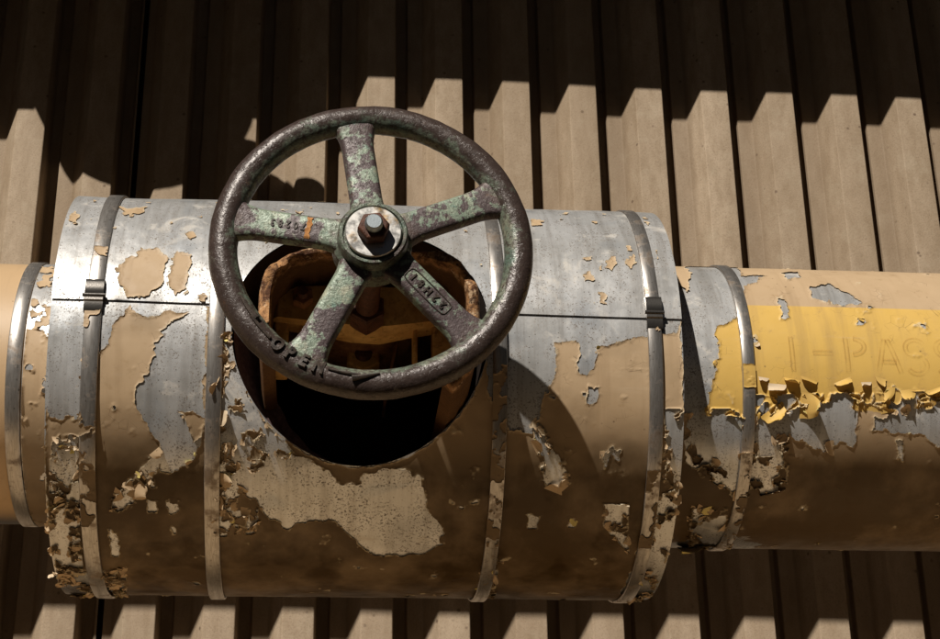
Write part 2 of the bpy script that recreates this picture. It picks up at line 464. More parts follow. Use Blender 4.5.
# ---------------------------------------------------------------- sun, sky, camera
SUN = Vector((-.54, -1.0, 1.05)).normalized()
el = math.asin(SUN.z); az = math.atan2(SUN.x, SUN.y)
w = bpy.data.worlds.new('World'); scene.world = w; w.use_nodes = True
nt = w.node_tree; nt.nodes.clear()
sky = nt.nodes.new('ShaderNodeTexSky'); sky.sky_type = 'NISHITA'; sky.sun_disc = False
sky.sun_elevation = el; sky.sun_rotation = az
bg = nt.nodes.new('ShaderNodeBackground'); bg.inputs['Strength'].default_value = 0.003
wo = nt.nodes.new('ShaderNodeOutputWorld')
nt.links.new(sky.outputs[0], bg.inputs[0]); nt.links.new(bg.outputs[0], wo.inputs[0])
ld = bpy.data.lights.new('sun', 'SUN'); ld.energy = 5.0; ld.angle = math.radians(.5); ld.color = (1.0, .94, .85)
lo = bpy.data.objects.new('sun', ld); COL.objects.link(lo)
lo.rotation_euler = SUN.to_track_quat('Z', 'Y').to_euler(); lo.location = (-2, -4, 4)

cam = bpy.data.cameras.new('camera'); co = bpy.data.objects.new('camera', cam); COL.objects.link(co)
cam.sensor_width = 36; cam.lens = 1681.224 / 940 * 36; cam.clip_end = 300; cam.clip_start = .05
r_ = Vector((0.99596429, -0.08865337, -0.01398994)); u_ = Vector((-0.02364567, -0.40955864, 0.9119773)); f_ = Vector((0.08657956, 0.90796602, 0.41000205))
co.matrix_world = Matrix(((r_.x, u_.x, -f_.x, -.05827659), (r_.y, u_.y, -f_.y, -2.42621687), (r_.z, u_.z, -f_.z, -.95374064), (0, 0, 0, 1)))
scene.camera = co

# ---------------------------------------------------------------- the setting
mb = MB(); mb.add([(-60, -60, -2.4), (60, -60, -2.4), (60, 60, -2.4), (-60, 60, -2.4)], [(0, 1, 2, 3)])
g = mb.build('ground', M['ground']); tag(g, 'dry brown ground below the pipe', 'ground', kind='structure')

mb = MB(); mb.box((.1, -.17, -1.47), (5.2, .66, 1.84))  # added unseen ledge, throws warm bounce light onto the undersides
g = mb.build('concrete_ledge', m_plain('pale_concrete', (.47, .34, .20), .9, 0, 6), bevel=.02); tag(g, 'pale sunlit concrete ledge below the pipe, just under the picture', 'ledge')
CRW = .066; SLW = .028; GRW = .032
def wall_panel(name, i0, i1, parent, first_cut=None, last_cut=None):
    """ribs i0..i1; crest of rib i ends at X0 + PER*i"""
    pts = []
    for i in range(i0, i1 + 1):
        xr = X0 + PER * i
        pts += [(xr - CRW - SLW, WY + WH), (xr - CRW, WY), (xr, WY), (xr + .005, WY + WH + .02), (xr + GRW - .003, WY + WH + .02), (xr + GRW, WY + WH)]
    if first_cut is not None: pts = [(first_cut, WY + WH)] + [q for q in pts if q[0] > first_cut]
    if last_cut is not None: pts = [q for q in pts if q[0] < last_cut] + [(last_cut, WY + WH)]
    # rounded folds
    fine = [pts[0]]
    for a, b, c in zip(pts, pts[1:], pts[2:]):
        a, b, c = map(Vector, (a, b, c))
        d0 = (a - b).normalized() * .004; d1 = (c - b).normalized() * .004
        for t in (0, .33, .67, 1): fine.append(tuple((b + d0) * (1 - t) ** 2 + b * 2 * t * (1 - t) + (b + d1) * t ** 2))
    fine.append(pts[-1])
    zs = np.linspace(-2.4, 2.2, 24)
    V = []; F = []
    n = len(fine)
    for j, z in enumerate(zs):
        for k, (x, y) in enumerate(fine):
            V.append((x, y + .0016 * math.sin(z * 2.1 + x * 7) , z))
    for j in range(len(zs) - 1):
        for k in range(n - 1):
            F.append((j * n + k, j * n + k + 1, (j + 1) * n + k + 1, (j + 1) * n + k))
    m = MB(); m.add(V, F)
    o = m.build(name, M['wall'], parent, sharp=20)
    return o
wl = empty('corrugated_wall', (0, WY, -2.4), 'beige corrugated metal wall with upright ribs behind the pipe', 'wall')
wp = Matrix.Translation((0, -WY, 2.4))
gap_l = X0 - PER * 4 + GRW + .006
for nm, a, b, fc, lc in (('wall_panel', -10, -4, None, gap_l), ('wall_panel', -3, 13, gap_l + .012, None)):
    o = wall_panel(nm, a, b, wl, fc, lc); o.matrix_parent_inverse = wp
m = MB(); m.box((.3, WY + .13, -.1), (5.0, .02, 4.6)); o = m.build('backing_board', M['dark'], wl); o.matrix_parent_inverse = wp

# things above the frame that throw the shadows on the wall
m = MB()
m.add([(-3, .40, 1.864), (3.2, .40, 1.834), (3.2, 1.2, 1.86), (-3, 1.2, 1.89), (-3, .40, 1.95), (3.2, .40, 1.92), (3.2, 1.2, 1.94), (-3, 1.2, 1.97)],
      [(0, 3, 2, 1), (4, 5, 6, 7), (0, 1, 5, 4), (2, 3, 7, 6), (0, 4, 7, 3), (1, 2, 6, 5)])
o = m.build('roof_eave', M['dark']); tag(o, 'dark roof edge above the corrugated wall, just over the picture', 'eave')
m = MB()  # unseen round bar, added to shade the wall's lower band
NB = 24; V = []; F = []
for x, zc in ((-3, 1.114 + .03), (3.2, 1.114 - .036)):
    for k in range(NB): V.append((x, .0 + .1 * math.cos(2 * PI * k / NB), zc + .1 * math.sin(2 * PI * k / NB)))
for k in range(NB): F.append((k, (k + 1) % NB, NB + (k + 1) % NB, NB + k))
F += [tuple(range(NB)), tuple(range(NB, 2 * NB))]
m.add(V, F); o = m.build('overhead_pipe', M['dark']); tag(o, 'long dark pipe running above the valve, just over the picture', 'pipe')
pb = empty('chain_hoist', (-.60, .5, 1.86), 'round chain hoist hung under the roof edge, just over the picture', 'hoist')  # added unseen discs and plates, shaped for the wall's rounded shadows
def local(o, root): o.matrix_parent_inverse = Matrix.Translation(-Vector(root.location)); return o
m = MB(); m.lathe([(0, -.03), (.248, -.03), (.248, .03), (0, .03)], 48, c=(-.764, .5, 1.717 - .018))
local(m.build('housing', M['dark'], pb), pb)
m = MB(); m.lathe([(0, -.03), (.108, -.03), (.108, .03), (0, .03)], 32, c=(-.515, .5, 1.428))
local(m.build('sheave', M['dark'], pb), pb)
m = MB(); m.lathe([(0, -.03), (.05, -.03), (.05, .03), (0, .03)], 24, c=(-.362, .5, 1.39)); local(m.build('sheave', M['dark'], pb), pb)
m = MB(); m.box((-.44, .5, 1.76), (.28, .05, .225)); local(m.build('bracket', M['dark'], pb), pb)
m = MB(); m.box((-1.33, .5, 1.755), (.62, .05, .21)); local(m.build('bracket', M['dark'], pb), pb)

# ---------------------------------------------------------------- jacket and pipes: shared sheet builder
RC = .300; RR = .2195; RL = .1971
HOLE = (-.0068, -.0106, .1775)
SEAM = 18.5     # mm of arc above the front line
def seam_s(X): return SEAM - .009 * X
def dent(X, S, R):
    return .0011 * fbm(X * 1.0, S, 170, 3, 2) + .0003 * fbm(X, S, 30, 5, 2)
def r_case(X, S):
    up = S > seam_s(X)
    return RC + dent(X, S, RC) + np.where(up, .0026, 0)
def r_pipe(X, S): return RR + dent(X, S, RR) * .5
def hole_d(X, S, R):
    """mm outside the round opening"""
    th = S / 1000 / R
    z = R * np.sin(th); x = X / 1000
    return np.where(np.cos(th) > 0, (np.hypot(x - HOLE[0], z - HOLE[1]) - HOLE[2]) * 1000, 50)

def cut_sheet(X, S, F, R, rad, attrs=None):
    """grid (X, S in mm), kept where F > 0, edge drawn onto F = 0; rad(X, S, F) -> radius"""
    gx = np.gradient(F, X[0, 1] - X[0, 0], axis=1); gs = np.gradient(F, S[1, 0] - S[0, 0], axis=0)
    ins = F > 0
    q = ins[:-1, :-1] | ins[1:, :-1] | ins[:-1, 1:] | ins[1:, 1:]
    g2 = np.maximum(gx * gx + gs * gs, .05)
    st = X[0, 1] - X[0, 0]
    dx = np.where(ins, 0, np.clip(-F * gx / g2, -1.3 * st, 1.3 * st)); ds = np.where(ins, 0, np.clip(-F * gs / g2, -1.3 * st, 1.3 * st))
    Xn = X + dx; Sn = S + ds
    r = rad(X, S, np.maximum(F, 0))
    th = Sn / 1000 / R
    V = np.stack([Xn / 1000, -r * np.cos(th), r * np.sin(th)], -1).reshape(-1, 3)
    ny, nx = X.shape
    idx = np.arange(nx * ny).reshape(ny, nx)
    Q = np.stack([idx[:-1, :-1][q], idx[:-1, 1:][q], idx[1:, 1:][q], idx[1:, :-1][q]], -1)
    used = np.zeros(nx * ny, bool); used[Q.ravel()] = True
    remap = np.cumsum(used) - 1
    A = {k: np.asarray(a).reshape(-1)[used] for k, a in (attrs or {}).items()}
    return V[used], remap[Q], A

def grid(x0, x1, s0, s1, st):
    nx = int(round((x1 - x0) / st)) + 1; ns = int(round((s1 - s0) / st)) + 1
    return np.meshgrid(np.linspace(x0, x1, nx), np.linspace(s0, s1, ns))

def warp(X, S, seed):
    return (X + 4.0 * fbm(X, S, 18, seed) + 2.4 * fbm(X, S, 7, seed + 50, 3),
            S + 4.0 * fbm(X, S, 18, seed + 20) + 2.4 * fbm(X, S, 7, seed + 70, 3))

# ---- flakes of curled paint
class Flakes:
    def __init__(s): s.mb = MB()
    def add(s, p, n, t, size, wid, a0, curl, tint, back):
        """p on the surface, n outward, t the way the flake points; a0 lift angle, curl total bend"""
        n = Vector(n); t = Vector(t); b = n.cross(t)
        ns, nw = 8, 6
        pos = Vector((0, 0)); L = []
        for i in range(ns + 1):
            L.append(pos.copy()); a = a0 + curl * (i / ns) ** 1.2
            pos = pos + Vector((math.cos(a), math.sin(a))) * size / ns
        pe = random.uniform(2.0, 4.5); pm = random.uniform(0, .6); pw = random.uniform(.5, .95); skew = random.uniform(-.5, .5)
        jl = [random.uniform(.84, 1.05) for _ in range(nw + 1)]
        V = []
        bow = random.uniform(-.15, .35) * wid
        tw = random.uniform(-.5, .5)
        for i in range(ns + 1):
            f = i / ns
            hw = wid * .5 * (max(0.0, 1 - f ** pe) ** .5 * (1 - pm) + pm * (1 - pw * f)) * random.uniform(.95, 1.05)
            for k in range(nw + 1):
                g = k / nw * 2 - 1
                l = L[i] * jl[k]
                V.append(Vector(p) + t * l.x + n * (l.y + .0008 + bow * f * (1 - g * g) * .5 + tw * g * hw * f) + b * (g * hw + skew * f * f * size))
        off = n * .0005
        m = len(V); W = nw + 1
        F = []; G = []
        for i in range(ns):
            for k in range(nw):
                q = (i * W + k, i * W + k + 1, (i + 1) * W + k + 1, (i + 1) * W + k)
                F.append(q); G.append(tuple(m + j for j in reversed(q)))
        V2 = [v - off - t * .0001 for v in V]
        s.mb.add(V + V2, F + G, [tint] * m + [back] * m)
    def build(s, name, parent):
        me = bpy.data.meshes.new(name); me.from_pydata([tuple(v) for v in s.mb.v], [], s.mb.f)
        at = me.attributes.new('tint', 'FLOAT', 'POINT'); at.data.foreach_set('value', np.asarray(s.mb.a, dtype=np.float32))
        return link(name, me, M['paint'], parent)

def edge_points(X, S, F):
    """cells crossed by F = 0, with the gradient of F"""
    ins = F > 0
    c = ins[:-1, :-1].astype(int) + ins[1:, :-1] + ins[:-1, 1:] + ins[1:, 1:]
    m = (c > 0) & (c < 4)
    gx = np.gradient(F, axis=1)[:-1, :-1][m]; gs = np.gradient(F, axis=0)[:-1, :-1][m]
    return X[:-1, :-1][m], S[:-1, :-1][m], gx, gs, m

def zones(name, X, S):
    z = np.full(X.shape, -25.0)
    for q in POLY[name]: z = np.maximum(z, sdf(q, X, S))
    return z

def sprinkle(fl, X, S, F, R, rad, dens, zone, ymask, big=1.0, skip=None):
    ex, es, gx, gs, m = edge_points(X, S, F)
    zz = zone[:-1, :-1][m]; yy = ymask[:-1, :-1][m]
    pr = np.where(zz > 0, dens[1], dens[0])
    if skip is not None: pr = pr * (~skip[:-1, :-1][m])
    pick = rng.random(len(ex)) < pr
    rr = rad(X, S)[:-1, :-1][m]
    for i in np.nonzero(pick)[0]:
        th = es[i] / 1000 / R; r = rr[i]
        n = Vector((0, -math.cos(th), math.sin(th))); tx = Vector((1, 0, 0)); ts = Vector((0, math.sin(th), math.cos(th)))
        t = -(tx * gx[i] + ts * gs[i])
        if t.length < 1e-6: continue
        t.normalize(); a = random.gauss(0, .35)
        t = (t * math.cos(a) + n.cross(t) * math.sin(a)).normalized()
        inz = zz[i] > 0
        size = min(.022, random.lognormvariate(-5.2 if inz else -5.7, .55)) * big
        wid = size * random.uniform(.7, 1.7)
        p = n * r + Vector((ex[i] / 1000, 0, 0)) - t * size * .25
        tint = float(yy[i])
        u = random.random()
        back = 2.0 if u < .10 + .25 * tint else (-1.0 if u < .62 else tint)
        fr = tint if random.random() < .86 else (-1.0 if random.random() < .7 else 2.0)
        fl.add(p, n, t, size, wid, random.uniform(.02, .42), random.uniform(-.2, 1.6) if inz else random.uniform(0, .8), fr, back)

# ---------------------------------------------------------------- valve jacket
XL, XR = -429.6, 443.6
jk = empty('valve_jacket', (0, 0, -.3), 'wide round metal jacket with peeling tan paint around the valve', 'jacket')
def jl(o): o.matrix_parent_inverse = Matrix.Translation((0, 0, .3)); return o

smax = 1000 * RC * PI
X, S = grid(XL, XR, -smax * .99, seam_s(0) + 9, 2.4)
F = hole_d(X, S, RC)
V, Q, A = cut_sheet(X, S, np.minimum(F, 30.0), RC, lambda x, s, f: RC + dent(x, s, RC))
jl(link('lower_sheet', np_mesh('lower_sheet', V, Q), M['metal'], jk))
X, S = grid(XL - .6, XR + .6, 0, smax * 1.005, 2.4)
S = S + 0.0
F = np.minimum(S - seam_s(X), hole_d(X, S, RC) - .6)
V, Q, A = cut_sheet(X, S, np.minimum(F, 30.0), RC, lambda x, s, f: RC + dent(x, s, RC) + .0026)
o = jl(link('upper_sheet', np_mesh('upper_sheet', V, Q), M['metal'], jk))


# end collars
for x0 in (XL / 1000, XR / 1000):
    m = MB(); sg = -1 if x0 < 0 else 1
    prof = [(RC - .001, 0), (RC - .006, -.003 * sg), (.19, -.004 * sg)]
    V = []; Fc = []
    for r, dx in prof:
        for k in range(96): V.append((x0 + dx, -r * math.cos(2 * PI * k / 96), r * math.sin(2 * PI * k / 96)))
    for j in range(2):
        for k in range(96): Fc.append((j * 96 + k, j * 96 + (k + 1) % 96, (j + 1) * 96 + (k + 1) % 96, (j + 1) * 96 + k))
    m.add(V, Fc); jl(m.build('end_plate', M['metal'], jk))

# paint left on the jacket
X, S = grid(XL, XR, -575, 345, 1.3)
Xw, Sw = warp(X, S, 101)
F = np.clip(seam_s(X) - 1.5 - Sw, -25, 25)
for q in POLY['C_bare']: F = np.minimum(F, -sdf(q, Xw, Sw))
for q in POLY['C_paint']: F = np.maximum(F, sdf(q, Xw, Sw))
zf = zones('C_flaky', X, S)
f1, f21, cv = worley(X + 5 * fbm(X, S, 14, 7), S + 5 * fbm(X, S, 14, 8), 14.5, 21)
shard = np.where(cv > .40, np.minimum(f21 * 14.5 - 1.3, 6), -3)
zw = np.clip(zf / 7, 0, 1)
near = np.clip(1 - np.abs(F) / 22, 0, 1)
F = np.where(zw > 0, np.where(F > 0, np.minimum(F, shard + (1 - zw) * 12), np.maximum(F, np.where(cv > .80, shard - (1 - zw) * 8, -9))), F)
chips = fbm(X, S, 26, 301, 4)
F = np.minimum(F, (1.06 - chips + .25 * (S > -60)) * 9)
F = np.maximum(F, np.where(S > seam_s(X) + 4, (fbm(X, S, 20, 333, 4) - 1.02) * 8, -25))
edge_chip = np.minimum(X - XL, XR - X) - 2.2 + 2.6 * fbm(X, S, 12, 55)
F = np.minimum(F, edge_chip)
F = np.minimum(F, hole_d(X, S, RC) - 1.5 - 1.6 * fbm(X, S, 10, 77))
F = np.minimum(F, np.abs(S - seam_s(X)) - 1.4)
zone_c = zf
up_amp = .0009 + .0030 * zw * np.clip(fbm(X, S, 22, 61) + .35, 0, 1) + .0012 * np.clip(fbm(X, S, 24, 63), 0, 1)
def rad_paint(x, s, f):
    return r_case(x, s) + .0007 + up_amp * np.clip(1 - f / 5.0, 0, 1) ** 2
low = np.clip((-S - 112) / 105, 0, 1) * .93  # painted shade, deepening toward the jacket's underside
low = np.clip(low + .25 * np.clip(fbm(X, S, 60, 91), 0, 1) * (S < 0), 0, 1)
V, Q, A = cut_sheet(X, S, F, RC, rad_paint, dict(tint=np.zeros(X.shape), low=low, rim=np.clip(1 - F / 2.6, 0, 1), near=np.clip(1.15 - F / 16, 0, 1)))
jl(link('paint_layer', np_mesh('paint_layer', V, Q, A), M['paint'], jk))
fl = Flakes()
sprinkle(fl, X, S, F, RC, r_case, (.010, .075), zf, np.zeros(X.shape), 1.0, skip=(np.abs(S - seam_s(X)) < 4) | (np.abs(hole_d(X, S, RC)) < 1) )
o = jl(fl.build('paint_flakes', jk)); o['kind'] = 'stuff'

# straps
def strap(name, x0, wd, R, rad, parent, seed, lift=.0026, buckle=True, buckle_s=36, patches=()):
    xs = [0, .0004, .0012, wd / 2, wd - .0012, wd - .0004, wd]
    hs = [-.002, .0006, .0012, .0013, .0012, .0006, -.002]
    n = 240; V = []; Fs = []
    for k in range(n):
        th = 2 * PI * k / n - PI
        s = th * R * 1000
        wob = .0010 * math.sin(th * 2 + seed)
        for x, h in zip(xs, hs):
            r = R + lift + h
            V.append((x0 + x + wob, -r * math.cos(th), r * math.sin(th)))
    c = len(xs)
    for k in range(n):
        for j in range(c - 1): Fs.append((k * c + j, k * c + j + 1, ((k + 1) % n) * c + j + 1, ((k + 1) % n) * c + j))
    m = MB(); m.add(V, Fs); st = m.build(name, M['strap'], parent, sharp=50)
    if buckle:
        prof = [(27, .0), (25, .005), (20, .0078), (12, .0082), (5, .0076), (2, .0045), (.5, .0042), (-1, .006), (-7, .0064), (-8.5, .003), (-10, .0028), (-20, .003), (-23, .0)]
        V = []; Fs = []
        for s, h in prof:
            th = (s + buckle_s - 10) / 1000 / R; r = R + lift + .0012 + h * .62
            for x, dr in ((-.0018, -.006), (-.0014, 0), (wd + .0014, 0), (wd + .0018, -.006)):
                V.append((x0 + x, -(r + dr) * math.cos(th), (r + dr) * math.sin(th)))
        for i in range(len(prof) - 1):
            for j in range(3): Fs.append((i * 4 + j, i * 4 + j + 1, (i + 1) * 4 + j + 1, (i + 1) * 4 + j))
        m = MB(); m.add(V, Fs)
        for s in (-1,):
            th = (buckle_s - 10) / 1000 / R; r = R + lift + .0045
            m.tube([(x0 - .004, -r * math.cos(th), r * math.sin(th)), (x0 + wd + .004, -r * math.cos(th), r * math.sin(th))], .0028, 10)
        b = m.build('buckle', M['clip'], st, sharp=40)
    # paint still sticking to the strap
    for patch in patches:
        patches = (patch,)
        xg, sg = grid(x0 * 1000 + .3, (x0 + wd) * 1000 - .3, min(q[0] for q in patches) - 10, max(q[1] for q in patches) + 10, .9)
        f = np.full(xg.shape, -9.0); tt = np.zeros(xg.shape)
        for s0, s1, thr, tint in patches:
            inside = np.minimum(sg - s0, s1 - sg)
            f = np.maximum(f, np.minimum(inside + 3 * fbm(xg, sg, 12, seed * 7 + 3), (fbm(xg, sg, 16, seed * 5 + 1) + thr) * 10))
            tt = np.where(inside > -8, tint, tt)
        if (f > 0).any():
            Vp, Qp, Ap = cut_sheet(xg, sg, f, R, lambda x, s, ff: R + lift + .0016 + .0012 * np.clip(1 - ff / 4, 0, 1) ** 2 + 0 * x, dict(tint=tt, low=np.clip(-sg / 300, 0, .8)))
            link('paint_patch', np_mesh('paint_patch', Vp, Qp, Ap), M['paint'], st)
    return st
PT = dict()
jl(strap('strap', -.3836, .0225, RC, r_case, jk, 1, lift=.0042, patches=((-300, -120, -.25, 0), (-20, 12, .15, 0), (95, 112, .05, 0))))
jl(strap('strap', -.2166, .0215, RC, r_case, jk, 2, lift=.0042, buckle=False))
jl(strap('strap', .1754, .0200, RC, r_case, jk, 3, lift=.0042, buckle=False, patches=((-330, -60, .12, 0),)))
jl(strap('strap', .3943, .0200, RC, r_case, jk, 4, lift=.0042, buckle_s=30, patches=((-330, -190, -.2, 0), (-5, 40, -.45, 0))))

# the opening: a dark lined well, with an edge of torn insulation
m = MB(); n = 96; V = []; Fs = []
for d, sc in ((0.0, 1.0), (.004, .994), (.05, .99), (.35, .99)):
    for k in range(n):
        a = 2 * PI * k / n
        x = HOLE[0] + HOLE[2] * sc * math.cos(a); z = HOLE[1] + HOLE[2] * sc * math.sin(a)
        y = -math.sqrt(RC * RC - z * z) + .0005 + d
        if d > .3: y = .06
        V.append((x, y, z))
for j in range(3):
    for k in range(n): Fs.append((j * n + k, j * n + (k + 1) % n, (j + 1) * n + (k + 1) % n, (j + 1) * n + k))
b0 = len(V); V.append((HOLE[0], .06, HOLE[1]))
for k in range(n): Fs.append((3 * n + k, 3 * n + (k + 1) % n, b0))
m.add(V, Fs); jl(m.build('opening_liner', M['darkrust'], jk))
m = MB(); n = 60; V = []; Fs = []
for j, (sc, dy) in enumerate(((.984, .02), (.95, .06), (.86, .085), (.74, .10))):
    for k in range(n + 1):
        a = math.radians(165 + 125 * k / n)
        q = .984 - (.984 - sc) * (1 - .75 * max(0, k / n - .35) / .65) + .006 * math.sin(k * .8 + j) * (j > 1)
        x = HOLE[0] + HOLE[2] * q * math.cos(a); z = HOLE[1] + HOLE[2] * q * math.sin(a)
        V.append((x, -math.sqrt(RC * RC - z * z) + dy, z))
for j in range(3):
    for k in range(n): Fs.append((j * (n + 1) + k, j * (n + 1) + k + 1, (j + 1) * (n + 1) + k + 1, (j + 1) * (n + 1) + k))
m.add(V, Fs); jl(m.build('insulation_edge', M['purple'], jk, sharp=80))

# ---------------------------------------------------------------- pipes
def pipe_sheet(x0, x1, R, n=160):
    V = []; Fs = []
    xs = np.linspace(x0, x1, 40)
    for x in xs:
        for k in range(n):
            th = 2 * PI * k / n
            r = R + float(.0006 * math.sin(x * 9 + th * 2))
            V.append((x, -r * math.cos(th), r * math.sin(th)))
    for j in range(len(xs) - 1):
        for k in range(n): Fs.append((j * n + k, j * n + (k + 1) % n, (j + 1) * n + (k + 1) % n, (j + 1) * n + k))
    m = MB(); m.add(V, Fs); return m
lp = empty('insulated_pipe', (-.9, 0, -RL), 'smooth tan painted pipe entering the jacket from the left', 'pipe')
def ll(o): o.matrix_parent_inverse = Matrix.Translation((.9, 0, RL)); return o
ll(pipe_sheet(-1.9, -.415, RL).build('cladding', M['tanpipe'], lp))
ll(strap('strap', -.5010, .0215, RL, None, lp, 5, lift=.002, buckle=False))
# ragged paint in the gap between strap and jacket
X, S = grid(-478, -424, -420, 260, 1.3)
F = (fbm(X, S, 18, 401) + .25 + .5 * (S < 20) - .6 * (S > 20)) * 8
F = np.minimum(F, np.minimum(X + 478, -424 - X))
upa = .0035 * np.clip(fbm(X, S, 14, 402) + .3, 0, 1)
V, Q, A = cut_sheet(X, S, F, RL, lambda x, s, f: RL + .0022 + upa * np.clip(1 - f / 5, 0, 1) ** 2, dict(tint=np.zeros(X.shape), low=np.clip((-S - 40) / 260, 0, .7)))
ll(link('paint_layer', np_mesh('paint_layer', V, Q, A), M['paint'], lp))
m = pipe_sheet(-.479, -.42, RL + .0012); ll(m.build('bare_band', M['metal'], lp))

rp = empty('insulated_pipe', (1.0, 0, -RR), 'tan and yellow pipe with peeling paint and faint stencilled letters, right of the jacket', 'pipe')
def rl(o): o.matrix_parent_inverse = Matrix.Translation((-1.0, 0, RR)); return o
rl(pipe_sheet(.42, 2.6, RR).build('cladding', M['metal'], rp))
X, S = grid(430, 990, -405, 270, 1.3)
Xw, Sw = warp(X, S, 501)
F = np.full(X.shape, 25.0)
for q in POLY['R_bare']: F = np.minimum(F, -sdf(q, Xw, Sw))
for q in POLY['R_paint']: F = np.maximum(F, sdf(q, Xw, Sw))
zf = zones('R_flaky', X, S); zw = np.clip(zf / 6, 0, 1)
f1, f21, cv = worley(X + 6 * fbm(X, S, 16, 7), S + 6 * fbm(X, S, 16, 8), 19, 22)
shard = np.where(cv > .28, np.minimum(f21 * 19 - 1.1, 6), -3)
F = np.where(zw > 0, np.where(F > 0, np.minimum(F, shard + (1 - zw) * 12), np.maximum(F, np.where(cv > .86, shard - (1 - zw) * 8, -9))), F)
F = np.minimum(F, (1.12 - fbm(X, S, 26, 311, 4)) * 9)
ymask = np.zeros(X.shape)
sy = np.full(X.shape, -25.0)
for q in POLY['R_yellow']: sy = np.maximum(sy, sdf(q, X + 0 * X, np.where(S > 30, S, Sw)))
tint = np.clip(.5 + sy / 3.0, 0, 1)
up_amp_r = .0010 + .0042 * zw * np.clip(fbm(X, S, 20, 71) + .5, 0, 1) + .0012 * np.clip(fbm(X, S, 24, 73), 0, 1)
low = np.clip((-S - 85) / 85, 0, 1) * .93  # same painted shade for the underside of the pipe
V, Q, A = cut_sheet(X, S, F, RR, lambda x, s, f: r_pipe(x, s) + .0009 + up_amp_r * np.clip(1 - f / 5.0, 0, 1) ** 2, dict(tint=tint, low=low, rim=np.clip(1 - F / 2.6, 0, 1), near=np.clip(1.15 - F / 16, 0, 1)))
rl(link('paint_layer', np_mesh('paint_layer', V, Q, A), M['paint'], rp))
fl = Flakes()
sprinkle(fl, X, S, F, RR, r_pipe, (.010, .030), zf, (tint > .5).astype(float), 1.5)
curl_x = 578
while curl_x < 905:
    wd_ = random.uniform(7, 30); cs_ = -44 + random.uniform(-12, 7)
    th = cs_ / 1000 / RR; n_ = Vector((0, -math.cos(th), math.sin(th))); t_ = Vector((random.uniform(-.6, .6), -math.sin(th), -math.cos(th))).normalized()
    fl.add(n_ * (RR + .0015) + Vector((curl_x / 1000, 0, 0)) - t_ * .004, n_, t_, random.uniform(.010, .024), wd_ / 1000, random.uniform(.02, .35), random.uniform(.3, 3.2), random.choice((1.0, 1.0, 1.0, -1.0)), random.choice((1.0, -1.0, -1.0, 2.0)))
    curl_x += wd_ * random.uniform(.6, 2.2)
o = rl(fl.build('paint_flakes', rp)); o['kind'] = 'stuff'
rl(strap('strap', .5474, .0190, RR, None, rp, 6, lift=.0034, buckle=False, patches=((-52, -20, .7, 1), (-330, -220, -.2, 0))))
# plain tail of the pipe beyond the frame
rl(pipe_sheet(.985, 2.6, RR + .0011).build('tail_paint', M['tanpipe'], rp))

# faint stencil letters
def ribbon(mb_, pts, wd, R, seed=0):
    """pts in mm (x, s); ribbon bent on the pipe; attr 'edge' 0 centre .. 1 edge"""
    P = [Vector(q) for q in pts]
    # resample
    out = []
    for a, b in zip(P, P[1:]):
        k = max(1, int((b - a).length / 1.5))
        for i in range(k): out.append(a.lerp(b, i / k))
    out.append(P[-1])
    V = []; A = []
    for i, p in enumerate(out):
        t = (out[min(i + 1, len(out) - 1)] - out[max(i - 1, 0)]).normalized(); nn = Vector((-t.y, t.x))
        for g in (-1, -.6, 0, .6, 1):
            q = p + nn * g * wd / 2
            th = q.y / 1000 / R; r = R
            V.append((q.x / 1000, -r * math.cos(th), r * math.sin(th)))
            endf = min(i, len(out) - 1 - i) < 1
            A.append(1.0 if abs(g) > .9 or endf else (.55 if abs(g) > .5 else 0.0))
    Fs = [(i * 5 + j, i * 5 + j + 1, (i + 1) * 5 + j + 1, (i + 1) * 5 + j) for i in range(len(out) - 1) for j in range(4)]
    mb_.add(V, Fs, A)
def arc(cx, cy, rx, ry, a0, a1, n=14):
    return [(cx + rx * math.cos(math.radians(a0 + (a1 - a0) * i / n)), cy + ry * math.sin(math.radians(a0 + (a1 - a0) * i / n))) for i in range(n + 1)]
k = NT('faint_stencil')
ed = k.attr('edge')
k.set(k.b.inputs['Alpha'], k.math('MULTIPLY', k.ramp(ed, .0, 1.0, .0, .36), k.ramp(k.noise(26, 4, .6), .3, .62)))
M['stencil'] = k.done(k.mix(k.noise(60), (.36, .17, .03), (.45, .24, .05)), .6, 0, .3)
def S_pts(cx, w_, h_):
    return arc(cx, h_ * .5, w_, h_ * .5, 30, 270, 14) + arc(cx, -h_ * .5, w_, h_ * .5, 90, -150, 14)
letters = MB(); RT = RR + .0022
for pts in ([(566, 28), (566, -26)], arc(569, 14, 16, 13, 85, -85), arc(569, -13, 18, 13, 85, -85)):
    b0 = len(letters.a); ribbon(letters, pts, 5.5, RT)
    for i in range(b0, len(letters.a)): letters.a[i] *= .12
for pts in ([(623, 28), (623, -26)], [(654, 3), (684, 3)], [(705, 29), (705, -27)], arc(714, 15, 18, 13, 80, -90),
            [(750, -26), (763, 27)], [(768, 27), (784, -26)], [(758, -9), (778, -9)],
            S_pts(809, 15, 27), S_pts(855, 15, 27)):
    ribbon(letters, pts, 7.5, RT)
rl(link('lettering', letters.mesh('lettering', 'edge'), M['stencil'], rp))

